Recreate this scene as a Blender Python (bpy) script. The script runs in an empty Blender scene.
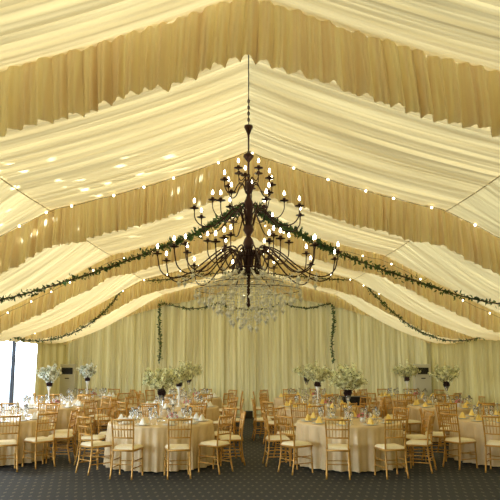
import bpy, math, random
from mathutils import Vector, Matrix
random.seed(7)
sc = bpy.context.scene
PI = math.pi

# ------------------------------------------------------------------ camera, sky, sun, exposure
EYE = 1.89
F = 660.0
cam_d = bpy.data.cameras.new('camera'); cam = bpy.data.objects.new('camera', cam_d)
sc.collection.objects.link(cam); sc.camera = cam
cam_d.sensor_width = 36; cam_d.lens = 36 * F / 500.0
PITCH = math.radians(9.2); YAW = math.radians(-0.13)
cam.location = (0, 0, EYE); cam.rotation_euler = (PI / 2 + PITCH, 0, YAW)
cam_d.clip_end = 300

sc.view_settings.view_transform = 'Standard'; sc.view_settings.look = 'None'
sc.view_settings.gamma = 1.0; sc.view_settings.use_curve_mapping = False
sc.view_settings.exposure = 0.0

w = bpy.data.worlds.new('sky'); sc.world = w; w.use_nodes = True
nt = w.node_tree; nt.nodes.clear()
wo = nt.nodes.new('ShaderNodeOutputWorld'); bg = nt.nodes.new('ShaderNodeBackground')
tc = nt.nodes.new('ShaderNodeTexCoord'); sx = nt.nodes.new('ShaderNodeSeparateXYZ')
rp = nt.nodes.new('ShaderNodeValToRGB')
nt.links.new(tc.outputs['Generated'], sx.inputs[0])
mm = nt.nodes.new('ShaderNodeMath'); mm.operation = 'MULTIPLY_ADD'; mm.inputs[1].default_value = .5; mm.inputs[2].default_value = .5
nt.links.new(sx.outputs['Z'], mm.inputs[0]); nt.links.new(mm.outputs[0], rp.inputs[0])
cr = rp.color_ramp
cr.elements[0].position = 0.40; cr.elements[0].color = (.045, .05, .045, 1)
cr.elements[1].position = 1.0; cr.elements[1].color = (.072, .08, .086, 1)
e = cr.elements.new(.48); e.color = (.15, .165, .165, 1)
e = cr.elements.new(.51); e.color = (.80, .91, 1, 1)
e = cr.elements.new(.60); e.color = (.72, .86, 1, 1)
e = cr.elements.new(.68); e.color = (.075, .083, .09, 1)
nt.links.new(rp.outputs[0], bg.inputs[0]); bg.inputs[1].default_value = 11
nt.links.new(bg.outputs[0], wo.inputs[0])

sd = bpy.data.lights.new('sun', 'SUN'); so = bpy.data.objects.new('sun', sd); sc.collection.objects.link(so)
sd.energy = 3.1; sd.angle = math.radians(14); sd.color = (1, .94, .82)
so.rotation_euler = Vector((-.80, .30, .58)).to_track_quat('Z', 'Y').to_euler()

# added spot lamp with a speckle pattern, imitating daylight glints on the lining
pd = bpy.data.lights.new('added_glint_spot', 'SPOT'); po = bpy.data.objects.new('added_glint_spot', pd); sc.collection.objects.link(po)
po.location = (-4.9, 5.0, 1.0); pd.energy = 7000; pd.color = (.85, .93, 1); pd.spot_size = math.radians(38); pd.spot_blend = .35; pd.shadow_soft_size = .004
po.rotation_euler = (Vector((-2.6, 8.4, 3.95)) - po.location).to_track_quat('-Z', 'Y').to_euler()
pd.use_nodes = True; pn = pd.node_tree
em = [n for n in pn.nodes if n.type == 'EMISSION'][0]
ptc = pn.nodes.new('ShaderNodeTexCoord'); vo = pn.nodes.new('ShaderNodeTexVoronoi'); vo.inputs['Scale'].default_value = 27
mp = pn.nodes.new('ShaderNodeMapRange'); mp.inputs[1].default_value = .26; mp.inputs[2].default_value = .12; mp.inputs[3].default_value = 0; mp.inputs[4].default_value = 1
no = pn.nodes.new('ShaderNodeTexNoise'); no.inputs['Scale'].default_value = 5.5
mp2 = pn.nodes.new('ShaderNodeMapRange'); mp2.inputs[1].default_value = .52; mp2.inputs[2].default_value = .60
ml = pn.nodes.new('ShaderNodeMath'); ml.operation = 'MULTIPLY'
pn.links.new(ptc.outputs['Normal'], vo.inputs['Vector']); pn.links.new(ptc.outputs['Normal'], no.inputs['Vector'])
pn.links.new(vo.outputs['Distance'], mp.inputs[0]); pn.links.new(no.outputs[0], mp2.inputs[0])
pn.links.new(mp.outputs[0], em.inputs['Strength'])

# ------------------------------------------------------------------ helpers
def at(px, py, Y):
    """the point of the place at depth Y that stands behind pixel px, py of the photograph"""
    a = (px - 250) / F; b = (250 - py) / F
    f = Vector((math.cos(PITCH) * math.sin(-YAW), math.cos(PITCH) * math.cos(YAW), math.sin(PITCH)))
    r = Vector((math.cos(YAW), math.sin(YAW), 0)); u = r.cross(f)
    d = f + r * a + u * b
    return Vector((0, 0, EYE)) + d * (Y / d.y)

def link(o):
    sc.collection.objects.link(o); return o

def tag(o, label=None, cat=None, group=None, kind=None):
    if label: o['label'] = label
    if cat: o['category'] = cat
    if group: o['group'] = group
    if kind: o['kind'] = kind
    return o

def empty(name, loc=(0, 0, 0), rz=0):
    o = link(bpy.data.objects.new(name, None)); o.location = loc; o.rotation_euler = (0, 0, rz)
    o.empty_display_size = .1
    return o

class MB:
    def __init__(s): s.v = []; s.f = []
    def add(s, vs, fs):
        n = len(s.v); s.v += [tuple(v) for v in vs]; s.f += [tuple(i + n for i in f) for f in fs]; return s
    def box(s, c, d, rot=None):
        x, y, z = d[0] / 2, d[1] / 2, d[2] / 2
        vs = [Vector(p) for p in ((-x, -y, -z), (x, -y, -z), (x, y, -z), (-x, y, -z), (-x, -y, z), (x, -y, z), (x, y, z), (-x, y, z))]
        if rot: vs = [rot @ v for v in vs]
        c = Vector(c)
        return s.add([v + c for v in vs], [(0, 3, 2, 1), (4, 5, 6, 7), (0, 1, 5, 4), (1, 2, 6, 5), (2, 3, 7, 6), (3, 0, 4, 7)])
    def tube(s, pts, rad, n=8, cap=True):
        pts = [Vector(p) for p in pts]
        if not isinstance(rad, (list, tuple)): rad = [rad] * len(pts)
        base = len(s.v); up = None
        for i, p in enumerate(pts):
            t = (pts[min(i + 1, len(pts) - 1)] - pts[max(i - 1, 0)]).normalized()
            if up is None:
                up = Vector((0, 0, 1)) if abs(t.z) < .9 else Vector((1, 0, 0))
            a = t.cross(up)
            if a.length < 1e-4: a = t.orthogonal()
            a.normalize(); b = a.cross(t).normalized(); up = b
            for k in range(n):
                q = 2 * PI * k / n
                s.v.append(tuple(p + (a * math.cos(q) + b * math.sin(q)) * rad[i]))
        for i in range(len(pts) - 1):
            for k in range(n):
                k2 = (k + 1) % n
                s.f.append((base + i * n + k, base + i * n + k2, base + (i + 1) * n + k2, base + (i + 1) * n + k))
        if cap:
            s.f.append(tuple(base + k for k in range(n))[::-1])
            s.f.append(tuple(base + (len(pts) - 1) * n + k for k in range(n)))
        return s
    def lathe(s, prof, n=20, c=(0, 0, 0)):
        base = len(s.v)
        for r, z in prof:
            for k in range(n):
                q = 2 * PI * k / n
                s.v.append((c[0] + r * math.cos(q), c[1] + r * math.sin(q), c[2] + z))
        for i in range(len(prof) - 1):
            for k in range(n):
                k2 = (k + 1) % n
                s.f.append((base + i * n + k, base + i * n + k2, base + (i + 1) * n + k2, base + (i + 1) * n + k))
        if prof[0][0] > 1e-5: s.f.append(tuple(base + k for k in range(n))[::-1])
        if prof[-1][0] > 1e-5: s.f.append(tuple(base + (len(prof) - 1) * n + k for k in range(n)))
        return s
    def octa(s, c, r, h=None):
        h = h or r; c = Vector(c)
        vs = [c + Vector(p) for p in ((r, 0, 0), (0, r, 0), (-r, 0, 0), (0, -r, 0), (0, 0, h), (0, 0, -h))]
        return s.add(vs, [(0, 1, 4), (1, 2, 4), (2, 3, 4), (3, 0, 4), (1, 0, 5), (2, 1, 5), (3, 2, 5), (0, 3, 5)])
    def grid(s, fn, nu, nv):
        base = len(s.v)
        for i in range(nu + 1):
            for j in range(nv + 1):
                s.v.append(tuple(fn(i / nu, j / nv)))
        m = nv + 1
        for i in range(nu):
            for j in range(nv):
                s.f.append((base + i * m + j, base + (i + 1) * m + j, base + (i + 1) * m + j + 1, base + i * m + j + 1))
        return s
    def leaf(s, c, L, W, d, nrm):
        c = Vector(c); d = d.normalized(); a = d.cross(nrm)
        if a.length < 1e-3: a = d.orthogonal()
        a.normalize(); n2 = a.cross(d)
        return s.add([c, c + d * L * .45 + a * W * .5 + n2 * W * .15, c + d * L - n2 * W * .2, c + d * L * .45 - a * W * .5 + n2 * W * .15, c + d * L * .5 - n2 * W * .1],
                     [(0, 1, 4), (1, 2, 4), (2, 3, 4), (3, 0, 4)])
    def build(s, name, mat, parent=None, smooth=True, bevel=0):
        me = bpy.data.meshes.new(name); me.from_pydata(s.v, [], s.f); me.update()
        if smooth: me.polygons.foreach_set('use_smooth', [True] * len(me.polygons))
        me.materials.append(mat)
        o = link(bpy.data.objects.new(name, me))
        if parent: o.parent = parent
        if bevel:
            b = o.modifiers.new('soft', 'BEVEL'); b.width = bevel; b.segments = 2; b.limit_method = 'ANGLE'
        return o

def children_map(o): return list(o.children)
def copy_tree(o, parent=None):
    c = link(o.copy()); c.parent = parent
    for ch in children_map(o): copy_tree(ch, c)
    return c

def rnd_dir():
    while True:
        v = Vector((random.uniform(-1, 1), random.uniform(-1, 1), random.uniform(-1, 1)))
        if .05 < v.length < 1: return v.normalized()

# ------------------------------------------------------------------ materials
def new_mat(name):
    m = bpy.data.materials.new(name); m.use_nodes = True
    return m, m.node_tree, m.node_tree.nodes['Principled BSDF']

def plain(name, col, rough=.5, metal=0, trans=0, emit=0, noise=0, nscale=30, ior=1.45):
    m, t, b = new_mat(name)
    b.inputs['Base Color'].default_value = (*col, 1); b.inputs['Roughness'].default_value = rough
    b.inputs['Metallic'].default_value = metal; b.inputs['Transmission Weight'].default_value = trans; b.inputs['IOR'].default_value = ior
    if emit: b.inputs['Emission Color'].default_value = (*col, 1); b.inputs['Emission Strength'].default_value = emit
    if noise:
        c = t.nodes.new('ShaderNodeTexCoord'); n = t.nodes.new('ShaderNodeTexNoise'); n.inputs['Scale'].default_value = nscale
        r = t.nodes.new('ShaderNodeValToRGB')
        r.color_ramp.elements[0].position = .3; r.color_ramp.elements[1].position = .7
        r.color_ramp.elements[0].color = (*[v * (1 - noise) for v in col], 1); r.color_ramp.elements[1].color = (*[min(1, v * (1 + noise)) for v in col], 1)
        t.links.new(c.outputs['Object'], n.inputs['Vector']); t.links.new(n.outputs[0], r.inputs[0]); t.links.new(r.outputs[0], b.inputs['Base Color'])
    return m

def cloth(name, col, trans, dense, stretch=(1, 1, 1), scale=4, vary=0):
    """woven cloth: diffuse front, light let through; bands of doubled cloth (dense) let less light through; vary paints fold shading into the colour"""
    m = bpy.data.materials.new(name); m.use_nodes = True; t = m.node_tree; t.nodes.clear()
    o = t.nodes.new('ShaderNodeOutputMaterial'); d = t.nodes.new('ShaderNodeBsdfDiffuse'); tr = t.nodes.new('ShaderNodeBsdfTranslucent')
    mx = t.nodes.new('ShaderNodeMixShader'); c = t.nodes.new('ShaderNodeTexCoord'); mpn = t.nodes.new('ShaderNodeMapping')
    mpn.inputs['Scale'].default_value = stretch
    n = t.nodes.new('ShaderNodeTexNoise'); n.inputs['Scale'].default_value = scale; n.inputs['Detail'].default_value = 3
    mr = t.nodes.new('ShaderNodeMapRange'); mr.inputs[1].default_value = .35; mr.inputs[2].default_value = .65
    mr.inputs[3].default_value = trans * (1 - dense); mr.inputs[4].default_value = trans
    d.inputs[0].default_value = (*col, 1); tr.inputs[0].default_value = (*col, 1)
    t.links.new(c.outputs['Object'], mpn.inputs[0]); t.links.new(mpn.outputs[0], n.inputs['Vector']); t.links.new(n.outputs[0], mr.inputs[0])
    if vary:  # light and dark of the folds, painted as streaks into the cloth colour
        rp_ = t.nodes.new('ShaderNodeValToRGB'); rp_.color_ramp.elements[0].position = .35; rp_.color_ramp.elements[1].position = .65
        rp_.color_ramp.elements[0].color = (*[v * (1 - vary) for v in col], 1); rp_.color_ramp.elements[1].color = (*[min(.95, v * (1 + vary * .5)) for v in col], 1)
        t.links.new(n.outputs[0], rp_.inputs[0]); t.links.new(rp_.outputs[0], d.inputs[0]); t.links.new(rp_.outputs[0], tr.inputs[0])
    t.links.new(mr.outputs[0], mx.inputs[0]); t.links.new(d.outputs[0], mx.inputs[1]); t.links.new(tr.outputs[0], mx.inputs[2]); t.links.new(mx.outputs[0], o.inputs[0])
    return m

M = {}
M['lining'] = cloth('lining_voile', (.87, .69, .335), .50, .52, (.16, 6, .16), 2.4)
M['valance'] = cloth('valance_voile', (.98, .80, .51), .52, .55, (9, .5, .2), 2.2, .14)
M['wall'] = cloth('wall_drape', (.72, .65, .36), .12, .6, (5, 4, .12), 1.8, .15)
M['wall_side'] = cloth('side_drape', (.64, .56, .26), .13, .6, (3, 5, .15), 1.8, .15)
M['gold'] = plain('gold_lacquered_wood', (.52, .27, .05), .30, .25, noise=.2, nscale=18)
M['cushion'] = plain('ivory_cushion_cloth', (.80, .72, .52), .8, noise=.05)
M['tablecloth'] = plain('champagne_satin', (.70, .53, .29), .42, 0, noise=.06, nscale=6)
M['ivory_cloth'] = plain('ivory_tablecloth', (.80, .74, .60), .6, 0, noise=.05, nscale=6)
M['wood'] = plain('plywood', (.45, .3, .16), .6)
M['bronze'] = plain('dark_bronze', (.045, .018, .016), .35, .5)
M['bulb'] = plain('candle_bulb', (1, .84, .58), .4, emit=24)
M['fairy'] = plain('fairy_bulb', (1, .9, .62), .4, emit=9)
M['sleeve'] = plain('candle_sleeve', (.75, .62, .40), .5)
M['crystal'] = plain('cut_crystal', (.96, .93, .78), .08, 0, .12, ior=1.8)
M['glass'] = plain('table_glass', (.95, .97, .97), .03, 0, .92, ior=1.3)
M['china'] = plain('white_china', (.85, .84, .80), .2)
M['napkin'] = plain('yellow_napkin', (.85, .62, .17), .8)
M['napkin_white'] = plain('white_napkin', (.85, .83, .76), .8)
M['leaf'] = plain('garland_leaf', (.055, .12, .03), .6, noise=.5, nscale=14)
M['leaf_pale'] = plain('spray_leaf', (.17, .22, .06), .6, noise=.4, nscale=14)
M['twig'] = plain('twig', (.09, .06, .03), .8)
M['white_blossom'] = plain('white_blossom', (.86, .90, .78), .7, noise=.15, nscale=10)
M['blossom'] = plain('cream_blossom', (.84, .83, .50), .7, noise=.25, nscale=10)
M['pink'] = plain('pink_blossom', (.75, .25, .28), .7, noise=.3, nscale=30)
M['darkball'] = plain('dark_burgundy_foliage', (.06, .025, .025), .7, noise=.4, nscale=30)
M['vase'] = plain('white_glazed_vase', (.80, .80, .76), .12)
M['white_plastic'] = plain('white_enamel', (.62, .60, .48), .4)
M['black'] = plain('black_paint', (.012, .012, .014), .4)
M['seam'] = plain('lacing_cord', (.55, .42, .20), .8)
M['wire'] = plain('dark_wire', (.05, .04, .03), .6)
M['frame_metal'] = plain('grey_aluminium', (.05, .055, .065), .5, .2)

# clear window sheet
m, t, b = new_mat('clear_sheet'); t.nodes.clear()
o_ = t.nodes.new('ShaderNodeOutputMaterial'); tr_ = t.nodes.new('ShaderNodeBsdfTransparent'); gl_ = t.nodes.new('ShaderNodeBsdfGlossy'); gl_.inputs['Roughness'].default_value = .08
mx_ = t.nodes.new('ShaderNodeMixShader'); mx_.inputs[0].default_value = .05; tr_.inputs[0].default_value = (.95, .97, 1, 1)
t.links.new(tr_.outputs[0], mx_.inputs[1]); t.links.new(gl_.outputs[0], mx_.inputs[2]); t.links.new(mx_.outputs[0], o_.inputs[0])
M['sheet'] = m

# carpet: charcoal with staggered small pale lozenges
m, t, b = new_mat('lozenge_carpet'); M['carpet'] = m
c = t.nodes.new('ShaderNodeTexCoord'); s = t.nodes.new('ShaderNodeSeparateXYZ'); t.links.new(c.outputs['Object'], s.inputs[0])
def mth(op, a, bb=None, cc=None):
    n = t.nodes.new('ShaderNodeMath'); n.operation = op
    for i, q in enumerate((a, bb, cc)):
        if q is None: continue
        if isinstance(q, (int, float)): n.inputs[i].default_value = q
        else: t.links.new(q, n.inputs[i])
    return n.outputs[0]
def lattice(ox, oy):
    fx = mth('ABSOLUTE', mth('SUBTRACT', mth('FRACT', mth('ADD', mth('MULTIPLY', s.outputs['X'], 1 / .125), 100 + ox)), .5))
    fy = mth('ABSOLUTE', mth('SUBTRACT', mth('FRACT', mth('ADD', mth('MULTIPLY', s.outputs['Y'], 1 / .50), 100 + oy)), .5))
    return mth('LESS_THAN', mth('ADD', mth('MULTIPLY', fx, 1.0), mth('MULTIPLY', fy, 1.6)), .20)
dots = mth('MAXIMUM', lattice(0, 0), lattice(.5, .5))
nz = t.nodes.new('ShaderNodeTexNoise'); nz.inputs['Scale'].default_value = 160; t.links.new(c.outputs['Object'], nz.inputs['Vector'])
mxc = t.nodes.new('ShaderNodeMix'); mxc.data_type = 'RGBA'
t.links.new(dots, mxc.inputs['Factor']); mxc.inputs['A'].default_value = (.015, .018, .023, 1); mxc.inputs['B'].default_value = (.095, .085, .065, 1)
t.links.new(mxc.outputs['Result'], b.inputs['Base Color']); b.inputs['Roughness'].default_value = .85
bp = t.nodes.new('ShaderNodeBump'); bp.inputs['Strength'].default_value = .3; bp.inputs['Distance'].default_value = .004
t.links.new(nz.outputs[0], bp.inputs['Height']); t.links.new(bp.outputs[0], b.inputs['Normal'])

# ------------------------------------------------------------------ the marquee
HW = 6.04                      # half width
RIDGE, CREASE, EAVE = 4.78, 3.93, 2.32
CX = 2.75
FY = [-3.32, .81, 4.95, 9.08, 13.21, 17.35, 21.48]
def rz(x):
    x = abs(x)
    if x < CX:
        q = x / CX; return RIDGE + (CREASE - RIDGE) * q - .06 * math.sin(PI * q)
    q = (x - CX) / (HW - CX); return CREASE + (EAVE - CREASE) * q - .05 * math.sin(PI * q)

def waves(seed, lams):
    r = random.Random(seed)
    ws = [(2 * PI / (l * r.uniform(.85, 1.15)), r.uniform(0, 6.28), r.uniform(-.5, .5), a) for l, a in lams]
    def f(p, q=0):
        return sum(a * (1 - 2 * abs(math.sin(.5 * (k * p + ph + dr * q)))) for k, ph, dr, a in ws)
    return f

floor = MB(); floor.box((0, 9, -.05), (2 * HW + .6, 26, .1)); floor = floor.build('floor', M['carpet'], smooth=False); tag(floor, kind='structure')

for b_i in range(6):
    y0, y1 = FY[b_i], FY[b_i + 1]
    for sgn, side in ((-1, 'left'), (1, 'right')):
        wv = waves(b_i * 10 + sgn, [(.75, .013), (.37, .013), (.21, .012), (.11, .011), (.06, .006)])
        wv2 = waves(b_i * 10 + sgn + 77, [(.30, .018), (.15, .013), (.8, .018), (.08, .007)])
        mb = MB()
        def fn_in(u, v):
            x = CX * v; y = y0 + (y1 - y0) * u
            env = min(1, 8 * min(u, 1 - u) + .25)
            z = rz(x) + wv(y, x * 1.2) * env * (1.0 - .6 * max(0, 1 - v * 6)) - .05 * math.sin(PI * u) * v
            return (sgn * x, y, z)
        def fn_out(u, v):
            x = CX + (HW - CX) * v; y = y0 + (y1 - y0) * u
            env = min(1, 8 * min(u, 1 - u) + .25)
            blend = min(1, v * 5)
            a = wv(y, x * 1.2) * (1 - blend) + wv2(y + .25 * v * math.sin(PI * u), x * 2) * blend
            z = rz(x) + a * env - (.05 + .30 * math.sin(PI * min(1, v * 1.0)) ** 1 * .9) * math.sin(PI * u)
            return (sgn * x, y, z)
        mb.grid(fn_in, 440, 12); mb.grid(fn_out, 440, 18)
        o = mb.build('ceiling', M['lining']); tag(o, kind='structure')

# purlin seams where the lining is laced (dark thin lines at ridge)
tr = MB().tube([(0, -3.3, RIDGE - .03), (0, 21.4, RIDGE - .03)], .006, 6)
tag(tr.build('trim_ridge', M['wire']), kind='structure')

for sgn in (-1, 1):
    pts = []
    for b_i in range(6):
        for q in range(12):
            u = q / 12; pts.append((sgn * CX, FY[b_i] + (FY[b_i + 1] - FY[b_i]) * u, CREASE - .035 - .05 * math.sin(PI * u)))
    tag(MB().tube(pts, .007, 5).build('trim_purlin', M['seam']), kind='structure')
ORD = ['', '', 'first', 'second', 'third', 'fourth', 'last']
for k in range(1, 7):
    Y = FY[k] - (.06 if k == 6 else 0)
    wv = waves(500 + k, [(.12, .050), (.21, .034), (.62, .03), (.055, .020)])
    hem = waves(600 + k, [(.3, .007), (.9, .014), (.13, .005)])
    mb = MB()
    def dep(x):
        x = abs(x)
        if k < 6: return (.56, .56, .56, .56, .48, .44)[k] - .34 * min(1, max(0, (x - 4.9) / .9))
        return .56 - .14 * min(1, x / 2.8) - .30 * min(1, max(0, (x - 2.8) / 1.2))
    def fn(u, v):
        x = -HW + 2 * HW * u
        d = dep(x) + hem(x)
        amp = .30 + .70 * min(1, v * 1.6)
        skew = .05 * math.sin(x * 2.3 + k) * v
        yy = Y + wv(x + skew, v * .6) * amp - .03 * v
        return (x, min(yy, 21.46) if k == 6 else yy, rz(x) + .05 - (d + .05) * v)
    mb.grid(fn, 2200, 7)
    o = mb.build('valance', M['valance'])
    if k == 1: tag(o, 'gathered cream valance on the roof frame above the camera', 'valance', 'gathered valances on the roof frames')
    else: tag(o, f'gathered cream fabric valance hanging from the {ORD[k]} roof frame' + (' above the back wall' if k == 6 else ', counted from the camera'), 'valance', 'gathered valances on the roof frames')

# walls
def drape_wall(name, p0, p1, z0, ztop, mat, seed, n, amp=1.0, inward=(0, -1)):
    wv = waves(seed, [(.18, .065 * amp), (.31, .045 * amp), (.09, .012 * amp), (.9, .02 * amp)])
    p0 = Vector(p0); p1 = Vector(p1); L = (p1 - p0).length; iw = Vector((*inward, 0))
    def fn(u, v):
        p = p0.lerp(p1, u); s_ = L * u
        zt = ztop(p)
        q = p + iw * (.16 + wv(s_, v * .5) * (.6 + .4 * (1 - v)))
        return (q.x, q.y, z0 + (zt - z0) * v)
    o = MB().grid(fn, n, 12).build(name, mat); tag(o, kind='structure'); return o
drape_wall('wall_back', (-HW, 21.62, 0), (HW, 21.62, 0), .0, lambda p: rz(p.x) - .02, M['wall'], 900, 1100)
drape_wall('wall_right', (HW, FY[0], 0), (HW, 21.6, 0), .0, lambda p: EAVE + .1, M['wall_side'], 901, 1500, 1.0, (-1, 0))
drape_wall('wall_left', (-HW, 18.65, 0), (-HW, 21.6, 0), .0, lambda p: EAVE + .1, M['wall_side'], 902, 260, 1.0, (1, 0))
drape_wall('wall_front', (-HW, FY[0], 0), (HW, FY[0], 0), .0, lambda p: rz(p.x), M['wall'], 903, 500, 1.0, (0, 1))
# windows of clear sheet between the frame legs on the left
ys = [FY[0], FY[1], FY[2], FY[3], FY[4], FY[5], 18.7]
for i in range(6):
    a, b_ = ys[i], ys[i + 1]
    mb = MB()
    wf = MB()
    wf.box((-HW - .05, a, 1.2), (.08, .07, 2.4)); 
    wf.box((-HW - .05, (a + b_) / 2, .06), (.05, b_ - a, .12)); wf.box((-HW - .05, (a + b_) / 2, 2.37), (.05, b_ - a, .08))
    w_ = wf.build(f'window_{i + 1}', M['frame_metal'], smooth=False); tag(w_, kind='structure')
    mb.box((-HW - .05, (a + b_) / 2, 1.22), (.004, b_ - a - .07, 2.2)); mb.build('pane', M['sheet'], w_, smooth=False)

# ------------------------------------------------------------------ garlands
def smooth_path(pts, n):
    pts = [Vector(p) for p in pts]; out = []
    P = [pts[0] * 2 - pts[1]] + pts + [pts[-1] * 2 - pts[-2]]
    seg = len(pts) - 1
    for i in range(n + 1):
        t_ = i / n * seg; k = min(int(t_), seg - 1); u = t_ - k
        a, b2, c2, d2 = P[k], P[k + 1], P[k + 2], P[k + 3]
        out.append(.5 * ((2 * b2) + (-a + c2) * u + (2 * a - 5 * b2 + 4 * c2 - d2) * u * u + (-a + 3 * b2 - 3 * c2 + d2) * u ** 3))
    return out
def garland(pts, label, density=170, size=.058, spread=.06, group='leafy garlands under the roof'):
    path = smooth_path(pts, 60); L = sum((path[i + 1] - path[i]).length for i in range(60))
    root = empty('garland', tuple(path[0])); tag(root, label, 'garland', group)
    off = path[0]
    MB().tube([p - off for p in path], .012, 5).build('vine', M['twig'], root)
    lf = MB()
    cl = waves(int(L * 1000), [(.7, .35), (.3, .3)])
    for i in range(int(L * density)):
        q = random.random(); p = path[min(59, int(q * 60))].lerp(path[min(60, int(q * 60) + 1)], q * 60 % 1) - off
        k = 1 + cl(q * L)
        d = rnd_dir(); p = p + rnd_dir() * random.random() * spread * max(.3, k)
        lf.leaf(p, size * random.uniform(.7, 1.4), size * .55, d, rnd_dir())
    lf.build('leaves', M['leaf'], root, smooth=False)
    return root

CHD = 7.0
garland([(-.08, CHD + .05, 3.5), at(226, 217, 7.5), at(190, 236, 8.2), at(155, 250, 8.8), at(80, 277, 9.6), at(0, 300, 10.3), at(-90, 316, 11.0), at(-125, 320, 11.3)],
        'long leafy garland swagged from the chandelier to the left wall')
garland([(.08, CHD + .05, 3.5), at(275, 222, 7.5), at(310, 239, 8.2), at(340, 254, 8.8), at(410, 279, 9.5), at(478, 300, 10.2), at(590, 318, 11.0), at(625, 322, 11.3)],
        'long leafy garland swagged from the chandelier to the right wall')
garland([at(122, 289, 17.1), at(112, 303, 17.1), at(95, 320, 17.0), at(70, 334, 16.9), at(38, 341, 16.4), at(5, 336, 15.8)],
        'leafy garland looping down over the left-hand windows', 130)
garland([at(368, 288, 17.1), at(385, 305, 17.1), at(405, 322, 17.0), at(428, 335, 16.9), at(455, 341, 16.4), at(490, 336, 15.8)],
        'leafy garland looping down towards the right-hand drapes', 130)
garland([at(146, 281, 17.2), at(170, 279, 17.1), at(195, 275, 17.1), at(222, 273, 17.1), at(248, 270, 17.1)],
        'leafy garland behind the chandelier, left half of the fourth frame', 80)
garland([at(248, 270, 17.1), at(275, 274, 17.1), at(305, 277, 17.1), at(325, 279, 17.1), at(350, 280, 17.2)],
        'leafy garland behind the chandelier, right half of the fourth frame', 80)
wy = 21.3
garland([at(160, 304, wy), at(159, 322, wy), at(160.5, 342, wy), at(159, 362, wy)], 'leafy garland hanging straight down the back wall, left one', 110, .08, .05, 'garlands on the back wall')
garland([at(332.5, 304, wy), at(334, 322, wy), at(332, 342, wy), at(333.5, 363, wy)], 'leafy garland hanging straight down the back wall, right one', 110, .08, .05, 'garlands on the back wall')
garland([at(161, 303, wy), at(175, 306, wy), at(190, 308.5, wy), at(206, 307, wy), at(218, 303, wy)], 'leafy garland swag on the back wall, left of the chandelier', 80, .07, .04, 'garlands on the back wall')
garland([at(218, 303, wy), at(233, 308, wy), at(250, 309.5, wy), at(268, 308, wy), at(282, 303, wy)], 'leafy garland swag on the back wall, behind the crystals', 80, .07, .04, 'garlands on the back wall')
garland([at(282, 303, wy), at(295, 307, wy), at(306, 308, wy), at(320, 306, wy), at(331, 303, wy)], 'leafy garland swag on the back wall, right of the chandelier', 80, .07, .04, 'garlands on the back wall')

# ------------------------------------------------------------------ string lights along the frames
for k in (3, 4, 5):
    Y = FY[k] - .20
    root = empty('string_lights', (0, Y, 0)); tag(root, f'string of small warm bulbs along the {ORD[k]} roof frame', 'string lights', 'string lights on the roof frames')
    xs = [-5.6 + 11.2 * i / 60 for i in range(61)]
    MB().tube([(x, 0, rz(x) - .05 - .02 * abs(math.sin(x * 6)) - (.10 if k == 4 else 0)) for x in xs], .003, 4).build('cable', M['wire'], root)
    x = -5.5; rr = random.Random(k)
    bm_ = None
    while x < 5.6:
        z = rz(x) - .07 - (.10 if k == 4 else 0)
        if bm_ is None:
            bo = MB().lathe([(0, -.017), (.012, -.012), (.017, 0), (.012, .012), (0, .017)], 8).build('bulb', M['fairy'], root); bm_ = bo
        else:
            bo = link(bm_.copy()); bo.parent = root
        bo.location = (x, -.02, z); x += rr.uniform(.34, .62)

# ------------------------------------------------------------------ chandelier
ch = empty('chandelier', (0, CHD, 0)); tag(ch, 'large dark bronze candle chandelier with crystal drops hanging from the ridge', 'chandelier')
H = lambda h: EYE + h
links = MB()
z = RIDGE - .04; i = 0
while z > H(2.52):
    pts = []
    for q in range(9):
        a_ = 2 * PI * q / 8
        dx = .011 * math.cos(a_); dz = .024 * math.sin(a_)
        pts.append((dx, 0, z + dz) if i % 2 else (0, dx, z + dz))
    links.tube(pts, .0045, 5, False); z -= .036; i += 1
links.build('chain', M['bronze'], ch)
body = MB().lathe([(.0, H(2.54)), (.045, H(2.53)), (.05, H(2.51)), (.03, H(2.47)), (.012, H(2.42)), (.009, H(2.36)), (.009, H(2.23)), (.03, H(2.21)), (.055, H(2.195)),
                   (.058, H(2.17)), (.035, H(2.14)), (.012, H(2.11)), (.010, H(1.98)), (.022, H(1.96)), (.012, H(1.93)), (.022, H(1.90)), (.040, H(1.87)), (.044, H(1.82)), (.034, H(1.77)),
                   (.018, H(1.74)), (.03, H(1.70)), (.050, H(1.66)), (.052, H(1.62)), (.026, H(1.575)), (.034, H(1.54)), (.050, H(1.48)), (.030, H(1.425)), (.048, H(1.40)), (.060, H(1.35)), (.030, H(1.30)),
                   (.025, H(1.28)), (.045, H(1.25)), (.06, H(1.21)), (.05, H(1.16)), (.03, H(1.12)), (.04, H(1.05)), (.035, H(.96)), (.05, H(.90)), (.02, H(.87)), (.016, H(.56)), (.022, H(.54)), (0, H(.51))], 20)
body.build('central_stem', M['bronze'], ch)
bk = MB()
for q in range(20):
    a_ = 2 * PI * q / 20
    bk.tube([(.06 * math.cos(a_), .06 * math.sin(a_), H(1.13)), (.125 * math.cos(a_), .125 * math.sin(a_), H(1.07)), (.13 * math.cos(a_), .13 * math.sin(a_), H(.93)), (.11 * math.cos(a_), .11 * math.sin(a_), H(.88)), (.03 * math.cos(a_), .03 * math.sin(a_), H(.865))], .006, 5)
bk.tube([(.132 * math.cos(2 * PI * q / 24), .132 * math.sin(2 * PI * q / 24), H(.94)) for q in range(25)], .010, 5, False)
bk.tube([(.128 * math.cos(2 * PI * q / 24), .128 * math.sin(2 * PI * q / 24), H(1.06)) for q in range(25)], .007, 5, False)
bk.build('basket', M['bronze'], ch)

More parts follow.
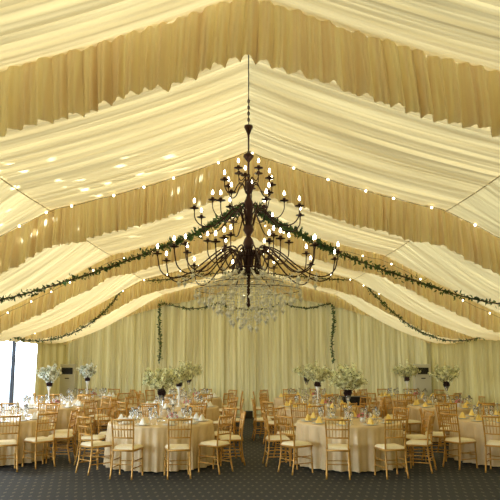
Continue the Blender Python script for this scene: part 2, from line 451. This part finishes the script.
def arm_proto(prof, rad):
    prof3 = smooth_path([(r, 0, H(h)) for r, h in prof], 26)
    a = MB().tube(prof3, [rad * (1.1 - .35 * i / 26) for i in range(27)], 6)
    tip = prof3[-1]
    a.lathe([(0, -.015), (.008, -.012), (.010, 0)], 8, tuple(tip))
    arm = a.build('arm', M['bronze'], ch)
    cup = MB().lathe([(.006, 0), (.016, .004), (.048, .010), (.050, .016), (.014, .018), (.018, .034), (.016, .040), (0, .040)], 12).build('candle_cup', M['bronze'], arm)
    cup.location = tip
    sl = MB().lathe([(.0105, 0), (.0105, .035), (0, .035)], 8).build('candle_sleeve', M['sleeve'], arm); sl.location = tip + Vector((0, 0, .036))
    bb = MB().lathe([(.006, 0), (.010, .008), (.0125, .018), (.009, .034), (.004, .046), (0, .052)], 10).build('bulb', M['bulb'], arm); bb.location = tip + Vector((0, 0, .071))
    return arm
def ring(proto, n, off, first=True):
    for k in range(n):
        a = proto if (k == 0) else copy_tree(proto, ch)
        a.rotation_euler = (0, 0, off + 2 * PI * k / n)
A1 = arm_proto([(.10, .90), (.12, 1.05), (.20, 1.15), (.33, 1.11), (.50, .97), (.66, .855), (.81, .815), (.93, .88), (.97, 1.05)], .0085)
ring(A1, 12, .20)
A2 = arm_proto([(.10, .95), (.13, 1.06), (.20, 1.12), (.33, 1.03), (.47, .89), (.60, .88), (.70, .97), (.72, 1.13)], .0075)
ring(A2, 8, .45)
A2b = arm_proto([(.08, 1.0), (.12, 1.12), (.19, 1.12), (.27, 1.02), (.36, .99), (.43, 1.07), (.44, 1.21)], .008)
ring(A2b, 6, .1)
A3 = arm_proto([(.05, 1.40), (.10, 1.55), (.18, 1.57), (.28, 1.46), (.40, 1.37), (.52, 1.37), (.59, 1.44), (.60, 1.54)], .008)
ring(A3, 8, .3)
A3b = arm_proto([(.05, 1.45), (.09, 1.60), (.15, 1.62), (.24, 1.50), (.33, 1.50), (.385, 1.58), (.39, 1.67)], .007)
ring(A3b, 6, .05)
A4 = arm_proto([(.03, 1.76), (.07, 1.86), (.12, 1.85), (.17, 1.76), (.23, 1.74), (.275, 1.80), (.28, 1.87)], .007)
ring(A4, 6, .4)
A5 = arm_proto([(.02, 1.86), (.05, 1.93), (.085, 1.90), (.12, 1.88), (.15, 1.92), (.155, 2.0)], .006)
ring(A5, 4, .78)
# crystal strands
def strand(p0, p1, sag=0, step=.030):
    p0 = Vector(p0); p1 = Vector(p1); L = (p1 - p0).length; n = max(3, int(L / step)); mb = MB(); pts = []
    for i in range(n + 1):
        t_ = i / n; p = p0.lerp(p1, t_); p.z -= sag * 4 * t_ * (1 - t_); pts.append(p - p0)
    mb.tube(pts, .0016, 3)
    for i, p in enumerate(pts[1:]): mb.octa(p, .010 if i % 3 else .015)
    if sag == 0:
        mb.octa(pts[-1] - Vector((0, 0, .02)), .026, .036); mb.octa(pts[-1] - Vector((0, 0, .052)), .010, .014)
    o = mb.build('crystal_strand', M['crystal'], ch, smooth=False); o.location = p0
rr = random.Random(3)
for R_, n, hb in ((.56, 16, .635), (.46, 14, .585), (.37, 12, .525), (.28, 10, .46), (.19, 7, .395), (.09, 5, .345)):
    for q in range(n):
        a_ = 2 * PI * (q + rr.random() * .3) / n; x, y = R_ * math.cos(a_), R_ * math.sin(a_)
        h1 = hb + rr.uniform(-.035, .03)
        strand((x, y, H(.93 - .41 * R_)), (x, y, H(h1)))
for q in range(10):
    a_ = 2 * PI * q / 10; c_, s_ = math.cos(a_), math.sin(a_)
    strand((.13 * c_, .13 * s_, H(.90)), (.56 * c_, .56 * s_, H(.70)), .02)
for q in range(12):
    a_ = .20 + 2 * PI * q / 12; c_, s_ = math.cos(a_), math.sin(a_)
    strand((.74 * c_, .74 * s_, H(.865)), (.74 * c_, .74 * s_, H(.78 + .04 * (q % 2))))
for q in range(12):
    a_ = .20 + 2 * PI * q / 12; c_, s_ = math.cos(a_), math.sin(a_)
    strand((.78 * c_, .78 * s_, H(.855)), (.13 * c_, .13 * s_, H(.92)), .10)
hoops = MB()
for R_, hb in ((.56, .70), (.37, .778), (.19, .852)):
    h0 = hb
    hoops.tube([(R_ * math.cos(2 * PI * q / 32), R_ * math.sin(2 * PI * q / 32), H(h0)) for q in range(33)], .003, 4, False)
hoops.build('wire_hoop', M['wire'], ch)

# ------------------------------------------------------------------ chiavari chair
def make_chair():
    r = empty('banquet_chair')
    G = M['gold']
    def turned(p0, p1, rad, n=8, rings=3):
        p0 = Vector(p0); p1 = Vector(p1); pts, rs = [], []
        for i in range(rings + 1):
            t_ = i / rings
            for dt, k in ((-.012, 1), (0, 1.28), (.012, 1)):
                q = t_ + dt
                if 0 <= q <= 1: pts.append(p0.lerp(p1, q)); rs.append(rad * k)
        return MB().tube(pts, rs, n)
    for s_ in (-1, 1):
        turned((s_ * .185, .185, .43), (s_ * .195, .20, 0), .0145).build('leg', G, r)
        pts = smooth_path([(s_ * .18, -.23, 0), (s_ * .172, -.185, .22), (s_ * .168, -.17, .44), (s_ * .175, -.19, .68), (s_ * .185, -.235, .925)], 16)
        MB().tube(pts, [.0145] * 17, 8).build('leg', G, r)
    sf = MB()
    zz = .43
    c4 = [(-.19, .20), (.19, .20), (.172, -.175), (-.172, -.175)]
    for i in range(4):
        a, b2 = c4[i], c4[(i + 1) % 4]
        sf.tube([(a[0], a[1], zz), (b2[0], b2[1], zz)], .017, 8)
    sf.add([(a, b2, zz - .008) for a, b2 in c4] + [(a, b2, zz + .01) for a, b2 in c4], [(3, 2, 1, 0), (4, 5, 6, 7), (0, 1, 5, 4), (1, 2, 6, 5), (2, 3, 7, 6), (3, 0, 4, 7)])
    sf.build('seat_frame', G, r)
    def cu(u, v):
        x = (u * 2 - 1); y = (v * 2 - 1)
        wv_ = .185 + .010 * y
        ed = max(abs(x), abs(y)) ** 8
        return (x * wv_ * 1.02, .012 + y * .193, .447 + .045 * (1 - ed) ** .5 if ed < 1 else .447)
    cs = MB().grid(cu, 14, 14)
    cs.add([(-.18, -.18, .442), (.18, -.18, .442), (.198, .205, .442), (-.198, .205, .442)], [(0, 3, 2, 1)])
    cs.build('cushion', M['cushion'], r)
    def back(x, z):
        # back plane y at height z
        for (za, ya), (zb, yb) in (((.44, -.17), (.68, -.19)), ((.68, -.19), (.925, -.235))):
            if z <= zb: return (x, ya + (yb - ya) * (z - za) / (zb - za), z)
        return (x, -.235, z)
    for zc, rad in ((.905, .015), (.755, .011), (.625, .012)):
        xx = .172 + (.013 * (zc - .6) / .3)
        MB().tube([back(-xx, zc), (0, back(0, zc)[1] - .012, zc), back(xx, zc)], rad, 8).build('back_rail', G, r)
    for i in range(6):
        x = -.125 + .05 * i
        turned(back(x, .625), back(x * 1.06, .905), .0065, 6, 3).build('spindle', G, r)
    for s_ in (-1, 1):
        for zc in (.16, .27): turned((s_ * .190, .195, zc), (s_ * .177, -.195 if zc < .2 else -.182, zc), .009, 6, 3).build('stretcher', G, r)
    turned((-.19, .195, .22), (.19, .195, .22), .009, 6, 3).build('stretcher', G, r)
    turned((-.175, -.187, .22), (.175, -.187, .22), .009, 6, 3).build('stretcher', G, r)
    return r
chair0 = make_chair(); first = [True]

def make_place():
    pl = MB().lathe([(0, 0), (.07, 0), (.085, .006), (.13, .016), (.132, .020), (.085, .010), (0, .008)], 20).build('plate', M['china'])
    def nap(u, v):
        a_ = u * 2 * PI; r_ = .055 * (1 - v) ** .7 * (1 + .25 * math.sin(a_ * 3)); return (r_ * math.cos(a_), r_ * math.sin(a_), .012 + v * .115)
    nk = MB().grid(nap, 18, 6).build('napkin', M['napkin'])
    wg = MB().lathe([(.036, 0), (.034, .003), (.006, .008), (.004, .09), (.010, .10), (.032, .125), (.038, .155), (.033, .20), (.031, .20), (.035, .155), (.029, .128), (0, .106)], 12).build('wine_glass', M['glass'])
    fl = MB().lathe([(.033, 0), (.031, .003), (.005, .008), (.004, .08), (.012, .10), (.024, .14), (.026, .20), (.022, .25), (.020, .25), (.023, .20), (.020, .14), (0, .10)], 12).build('champagne_flute', M['glass'])
    nk.data.materials[0] = M['napkin']
    nw = link(nk.copy()); nw.data = nk.data.copy(); nw.data.materials[0] = M['napkin_white']
    return pl, nk, wg, fl, nw
protos = make_place(); used_p = set()

def cloth_mesh(R_, top, seed, hem=.03, flare=.09, nf=21):
    r_ = random.Random(seed); ph = [r_.uniform(0, 6.28) for _ in range(4)]
    def fo(a, v):
        w1 = math.cos(nf * a + ph[0] + .8 * math.sin(2 * a + ph[1])); w2 = math.cos((nf * 2 + 5) * a + ph[2]); w3 = math.cos(5 * a + ph[3])
        w1 = 1 - 2 * abs(math.sin(.5 * (nf * a + ph[0] + .8 * math.sin(2 * a + ph[1])))) ** .8
        return flare * v ** .6 * (.62 * w1 + .25 * w2 + .15 * w3)
    def fn(u, v):
        a = 2 * PI * u
        if v < .25:
            q = v / .25; return (R_ * q * math.cos(a), R_ * q * math.sin(a), top)
        if v < .32:
            q = (v - .25) / .07 * PI / 2; rr_ = R_ + .012 * math.sin(q); return (rr_ * math.cos(a), rr_ * math.sin(a), top - .012 * (1 - math.cos(q)))
        q = (v - .32) / .68; rr_ = R_ + .012 + .018 * q + fo(a, q)
        return (rr_ * math.cos(a), rr_ * math.sin(a), top - .012 - (top - .012 - hem) * q)
    mb = MB().grid(fn, 260, 22); return mb

# ------------------------------------------------------------------ flower centrepiece
def centrepiece(seed, spread=.30, tall=.50, flower='blossom', vase='vase'):
    r_ = random.Random(seed); root = empty('flower_arrangement')
    MB().lathe([(.0, 0), (.075, 0), (.075, .012), (.03, .03), (.016, .08), (.014, .26), (.022, .34), (.045, .42), (.062, .46), (.058, .46), (.02, .36), (0, .35)], 16).build('vase', M[vase], root)
    db = MB()
    for i in range(170):
        d = Vector((r_.gauss(0, 1), r_.gauss(0, 1), r_.gauss(0, 1))).normalized()
        db.leaf(Vector((0, 0, .50)) + d * .045, .045, .035, (d + Vector((r_.uniform(-.6, .6), r_.uniform(-.6, .6), r_.uniform(-.6, .6)))), Vector((r_.random(), r_.random(), 1)))
    db.lathe([(0, .445), (.04, .46), (.058, .5), (.04, .54), (0, .555)], 12)
    db.build('dark_foliage_ball', M['darkball'], root)
    st, lv, bl = MB(), MB(), MB()
    for i in range(38):
        a = r_.uniform(0, 2 * PI); k = math.sqrt(r_.random()); el = k * 1.15
        L = tall * r_.uniform(.75, 1.1)
        end = Vector((math.cos(a) * math.sin(el) * L * .9 * spread / .30, math.sin(a) * math.sin(el) * L * .9 * spread / .30, .52 + math.cos(el) * L * .95))
        base = Vector((0, 0, .46)); mid = base.lerp(end, .5) + Vector((0, 0, .05))
        path = smooth_path([base, mid, end], 8)
        st.tube(path, .0025, 4)
        for j in range(26):
            t_ = r_.uniform(.35, 1.0); p = path[min(7, int(t_ * 8))].lerp(path[min(8, int(t_ * 8) + 1)], (t_ * 8) % 1)
            d = Vector((r_.uniform(-1, 1), r_.uniform(-1, 1), r_.uniform(-.8, 1))).normalized()
            q = p + d * r_.uniform(0, .05)
            if r_.random() < .34:
                lv.leaf(q, .055, .02, d, Vector((r_.uniform(-1, 1), r_.uniform(-1, 1), 1)))
            else:
                for m_ in range(4):
                    a3 = m_ * PI / 2 + r_.random(); e1 = d.orthogonal().normalized(); e2 = d.cross(e1)
                    bl.leaf(q, .040, .034, d * .5 + e1 * math.cos(a3) + e2 * math.sin(a3), d)
    st.build('stem', M['twig'], root); lv.build('leaves', M['leaf_pale'], root, False); bl.build('blossoms', M[flower], root, False)
    return root
cps = [centrepiece(1, vase='glass'), centrepiece(2, vase='glass'), centrepiece(3), centrepiece(9, .26, .46, 'white_blossom')]
cpu = [False] * 4

def posy(seed):
    r_ = random.Random(seed); root = empty('posy')
    MB().lathe([(0, 0), (.04, 0), (.05, .04), (.045, .08), (0, .08)], 14).build('bowl', M['vase'], root)
    a_, b2 = MB(), MB()
    for i in range(90):
        d = Vector((r_.gauss(0, 1), r_.gauss(0, 1), abs(r_.gauss(0, 1)))).normalized(); p = Vector((0, 0, .08)) + Vector((d.x * .07, d.y * .07, d.z * .055))
        (a_ if i % 3 else b2).leaf(p, .04, .035, d + Vector((r_.uniform(-.8, .8), r_.uniform(-.8, .8), 0)), Vector((r_.random(), 1, .3)))
    a_.build('blossoms', M['pink'], root, False); b2.build('leaves', M['leaf_pale'], root, False)
    return root
posy0 = posy(4); pz = [True]

# ------------------------------------------------------------------ tables
SEATS = {(-1, 0): 'near side slightly left', (1, 0): 'near side slightly right', (-1, 1): 'near left quarter', (1, 1): 'near right quarter', (-1, 2): 'left side', (1, 2): 'right side',
         (-1, 3): 'far left quarter', (1, 3): 'far right quarter', (-1, 4): 'far side slightly left', (1, 4): 'far side slightly right'}
STD = [(-1, 0, -18), (1, 0, 18), (-1, 1, -54), (1, 1, 54), (-1, 2, -90), (1, 2, 90), (-1, 3, -126), (1, 3, 126), (-1, 4, -162), (1, 4, 162)]
R = .915
placed = []
def in_view(x, y):
    return abs(x / y * F) < 262 + 330 / y * .5
def round_table(cx, cy, tname, rot=0, seats=STD, idx=0, flowers=0, jitter=4):
    rg = random.Random(idx * 31 + 5)
    t_ = empty('round_table', (cx, cy, 0)); tag(t_, f'round banquet table under the cloth, {tname}', 'table', 'round banquet tables')
    MB().lathe([(0, .72), (R - .01, .72), (R, .728), (R, .738), (R - .008, .742), (0, .742)], 48).build('table_top', M['wood'], t_)
    for q in range(4):
        a = PI / 4 + q * PI / 2
        MB().tube([(.55 * math.cos(a), .55 * math.sin(a), .72), (.58 * math.cos(a), .58 * math.sin(a), 0)], .016, 8).build('leg', M['frame_metal'], t_)
    c_ = cloth_mesh(R + .003, .7465, idx).build('tablecloth', M['tablecloth']); c_.location = (cx, cy, 0)
    tag(c_, f'floor-length champagne satin tablecloth on the {tname}', 'tablecloth', 'champagne tablecloths')
    top = .7475
    for sd_, k, ang in seats:
        a = math.radians(ang + rg.uniform(-jitter, jitter)) + rot
        dist = 1.25 + rg.uniform(0, .05)
        best = None
        for da_ in (0, .07, -.07, .14, -.14, .21, -.21, .28, -.28):
            x, y = cx + math.sin(a + da_) * dist, cy - math.cos(a + da_) * dist
            gap = min([math.hypot(x - q[0], y - q[1]) for q in placed] + [math.hypot(x - q[0], y - q[1]) - .68 for q in spec if q[0] != cx or q[1] != cy])
            if best is None or min(gap, .56) > best[0] + .005: best = (min(gap, .56), da_, x, y)
        a += best[1]; x, y = best[2:]
        seat = SEATS[(sd_, k)]
        ok = abs(x) < 5.72 and in_view(x, y) and not (abs(x) > 5.0 and y > 20.1)
        if ok:
            placed.append((x, y))
            if first[0]: o = chair0; first[0] = False
            else: o = copy_tree(chair0)
            o.location = (x, y, 0); o.rotation_euler = (0, 0, a + math.radians(rg.uniform(-9, 9)))
            tag(o, f'gold spindle-back chair, {seat}, at {tname}', 'chair', 'gold banquet chairs round the tables')
        # place setting
        if not in_view(cx + math.sin(a) * .7, cy - math.cos(a) * .7): continue
        def put(p, dr, da, nm, cat, grp, rz_=0):
            o = link(p.copy()) if p.name in used_p else p; used_p.add(p.name)
            aa = a + da; o.location = (cx + math.sin(aa) * dr, cy - math.cos(aa) * dr, top); o.rotation_euler = (0, 0, a + rz_)
            tag(o, f'{nm}, {seat}, on {tname}', cat, grp)
            return o
        put(protos[0], .73, 0, 'white plate', 'plate', 'dinner plates')
        nk = put(protos[1] if cx > 0 else protos[4], .73, 0, 'folded yellow napkin' if cx > 0 else 'folded white napkin', 'napkin', 'folded napkins', rg.uniform(0, 3)); nk.location.z += .004
        put(protos[2], .53, .24, 'stemmed wine glass', 'glass', 'wine glasses')
        put(protos[3], .52, .05, 'tall champagne flute', 'glass', 'champagne flutes')
    if flowers < 0: return
    if not cpu[flowers]: f_ = cps[flowers]; cpu[flowers] = True
    else: f_ = copy_tree(cps[flowers])
    f_.location = (cx, cy, top); f_.rotation_euler = (0, 0, rg.uniform(0, 6))
    tag(f_, f'tall cream and green flower centrepiece, {tname}', 'flowers', 'tall flower centrepieces')
    p_ = posy0 if pz[0] else copy_tree(posy0); pz[0] = False
    p_.location = (cx + .22, cy - .18, top); tag(p_, f'low pink posy beside the centrepiece, {tname}', 'flowers', 'low pink posies')

R1S = [(-1, 0, -15), (1, 0, 20), (-1, 1, -50), (1, 1, 58), (-1, 2, -88), (1, 2, 99), (-1, 3, -124), (1, 3, 132), (-1, 4, -160), (1, 4, 166)]
R0S = [(-1, 0, 6), (1, 0, 38), (-1, 1, -27), (1, 1, 66), (-1, 2, -60), (1, 2, 99), (-1, 3, -98), (1, 3, 132), (-1, 4, -150), (1, 4, 170)]
L0S = [(-1, 0, -8), (1, 0, 28), (-1, 1, -50), (1, 1, 55), (-1, 2, -88), (1, 2, 80), (-1, 3, -124), (1, 3, 116), (-1, 4, -160), (1, 4, 152)]
rows = ['front-row', 'middle-row', 'back-row']
spec = [(-1.57, 12.2, 0, 'left of the aisle', STD, 0), (1.80, 12.2, 0, 'right of the aisle', R1S, 1), (-4.70, 12.7, 0, 'near the left windows', L0S, -1), (4.74, 12.6, 0, 'near the right wall', R0S, -1),
        (-1.62, 15.75, 1, 'left of the aisle', STD, 2), (1.62, 15.75, 1, 'right of the aisle', STD, 2), (-4.70, 15.9, 1, 'near the left windows', STD, 3), (4.68, 15.9, 1, 'near the right wall', STD, 0),
        (-1.70, 19.2, 2, 'left of the aisle', STD, 1), (1.66, 19.2, 2, 'right of the aisle', STD, 0), (-4.62, 19.3, 2, 'near the left windows', STD, 3), (4.55, 19.3, 2, 'near the right wall', STD, 2)]
for i, (x, y, r_, col_, ss, fl_) in enumerate(spec):
    round_table(x, y, f'{rows[r_]} table {col_}', 0, ss, i, fl_)

# ------------------------------------------------------------------ air conditioners, black boxes at the back wall
def air_con(x, label):
    y = 20.98
    r = empty('air_conditioner', (x, y, 0)); tag(r, label, 'air conditioner', 'floor-standing air conditioners')
    MB().box((0, 0, .84), (.50, .34, 1.66)).build('cabinet', M['white_plastic'], r, False, .015)
    g = MB().box((0, -.168, 1.46), (.34, .03, .20))
    for k in range(6): g.box((0, -.186, 1.38 + k * .032), (.33, .012, .008))
    g.build('outlet_grille', M['black'], r, False)
    MB().box((0, -.173, 1.235), (.13, .012, .03)).build('display', M['black'], r, False)
    g = MB()
    for k in range(9): g.box((0, -.172, .25 + k * .04), (.38, .012, .018))
    g.build('intake_grille', M['white_plastic'], r, False)
    MB().box((0, 0, .02), (.46, .30, .04)).build('plinth', M['black'], r, False)
air_con(-5.62, 'tall white floor-standing air conditioner in the left back corner')
air_con(5.42, 'tall white floor-standing air conditioner in the right back corner')
b = empty('cabinet', (2.74, 17.55, 0)); tag(b, 'low black cabinet standing behind the middle-row table right of the aisle', 'cabinet')
MB().box((0, 0, .43), (.58, .36, .84)).build('body', M['black'], b, False, .01); MB().box((0, 0, .865), (.62, .40, .03)).build('worktop', M['black'], b, False, .004)
MB().box((-.14, -.184, .43), (.26, .012, .74)).build('door', M['black'], b, False, .003); MB().box((.14, -.184, .43), (.26, .012, .74)).build('door', M['black'], b, False, .003)
b = empty('floor_speaker', (0.0, 21.2, 0)); tag(b, 'small black box on the carpet at the far end of the aisle', 'speaker')
MB().box((0, 0, .11), (.27, .2, .22)).build('body', M['black'], b, False, .01); MB().box((0, -.104, .11), (.23, .01, .18)).build('grille', M['wire'], b, False, .003)
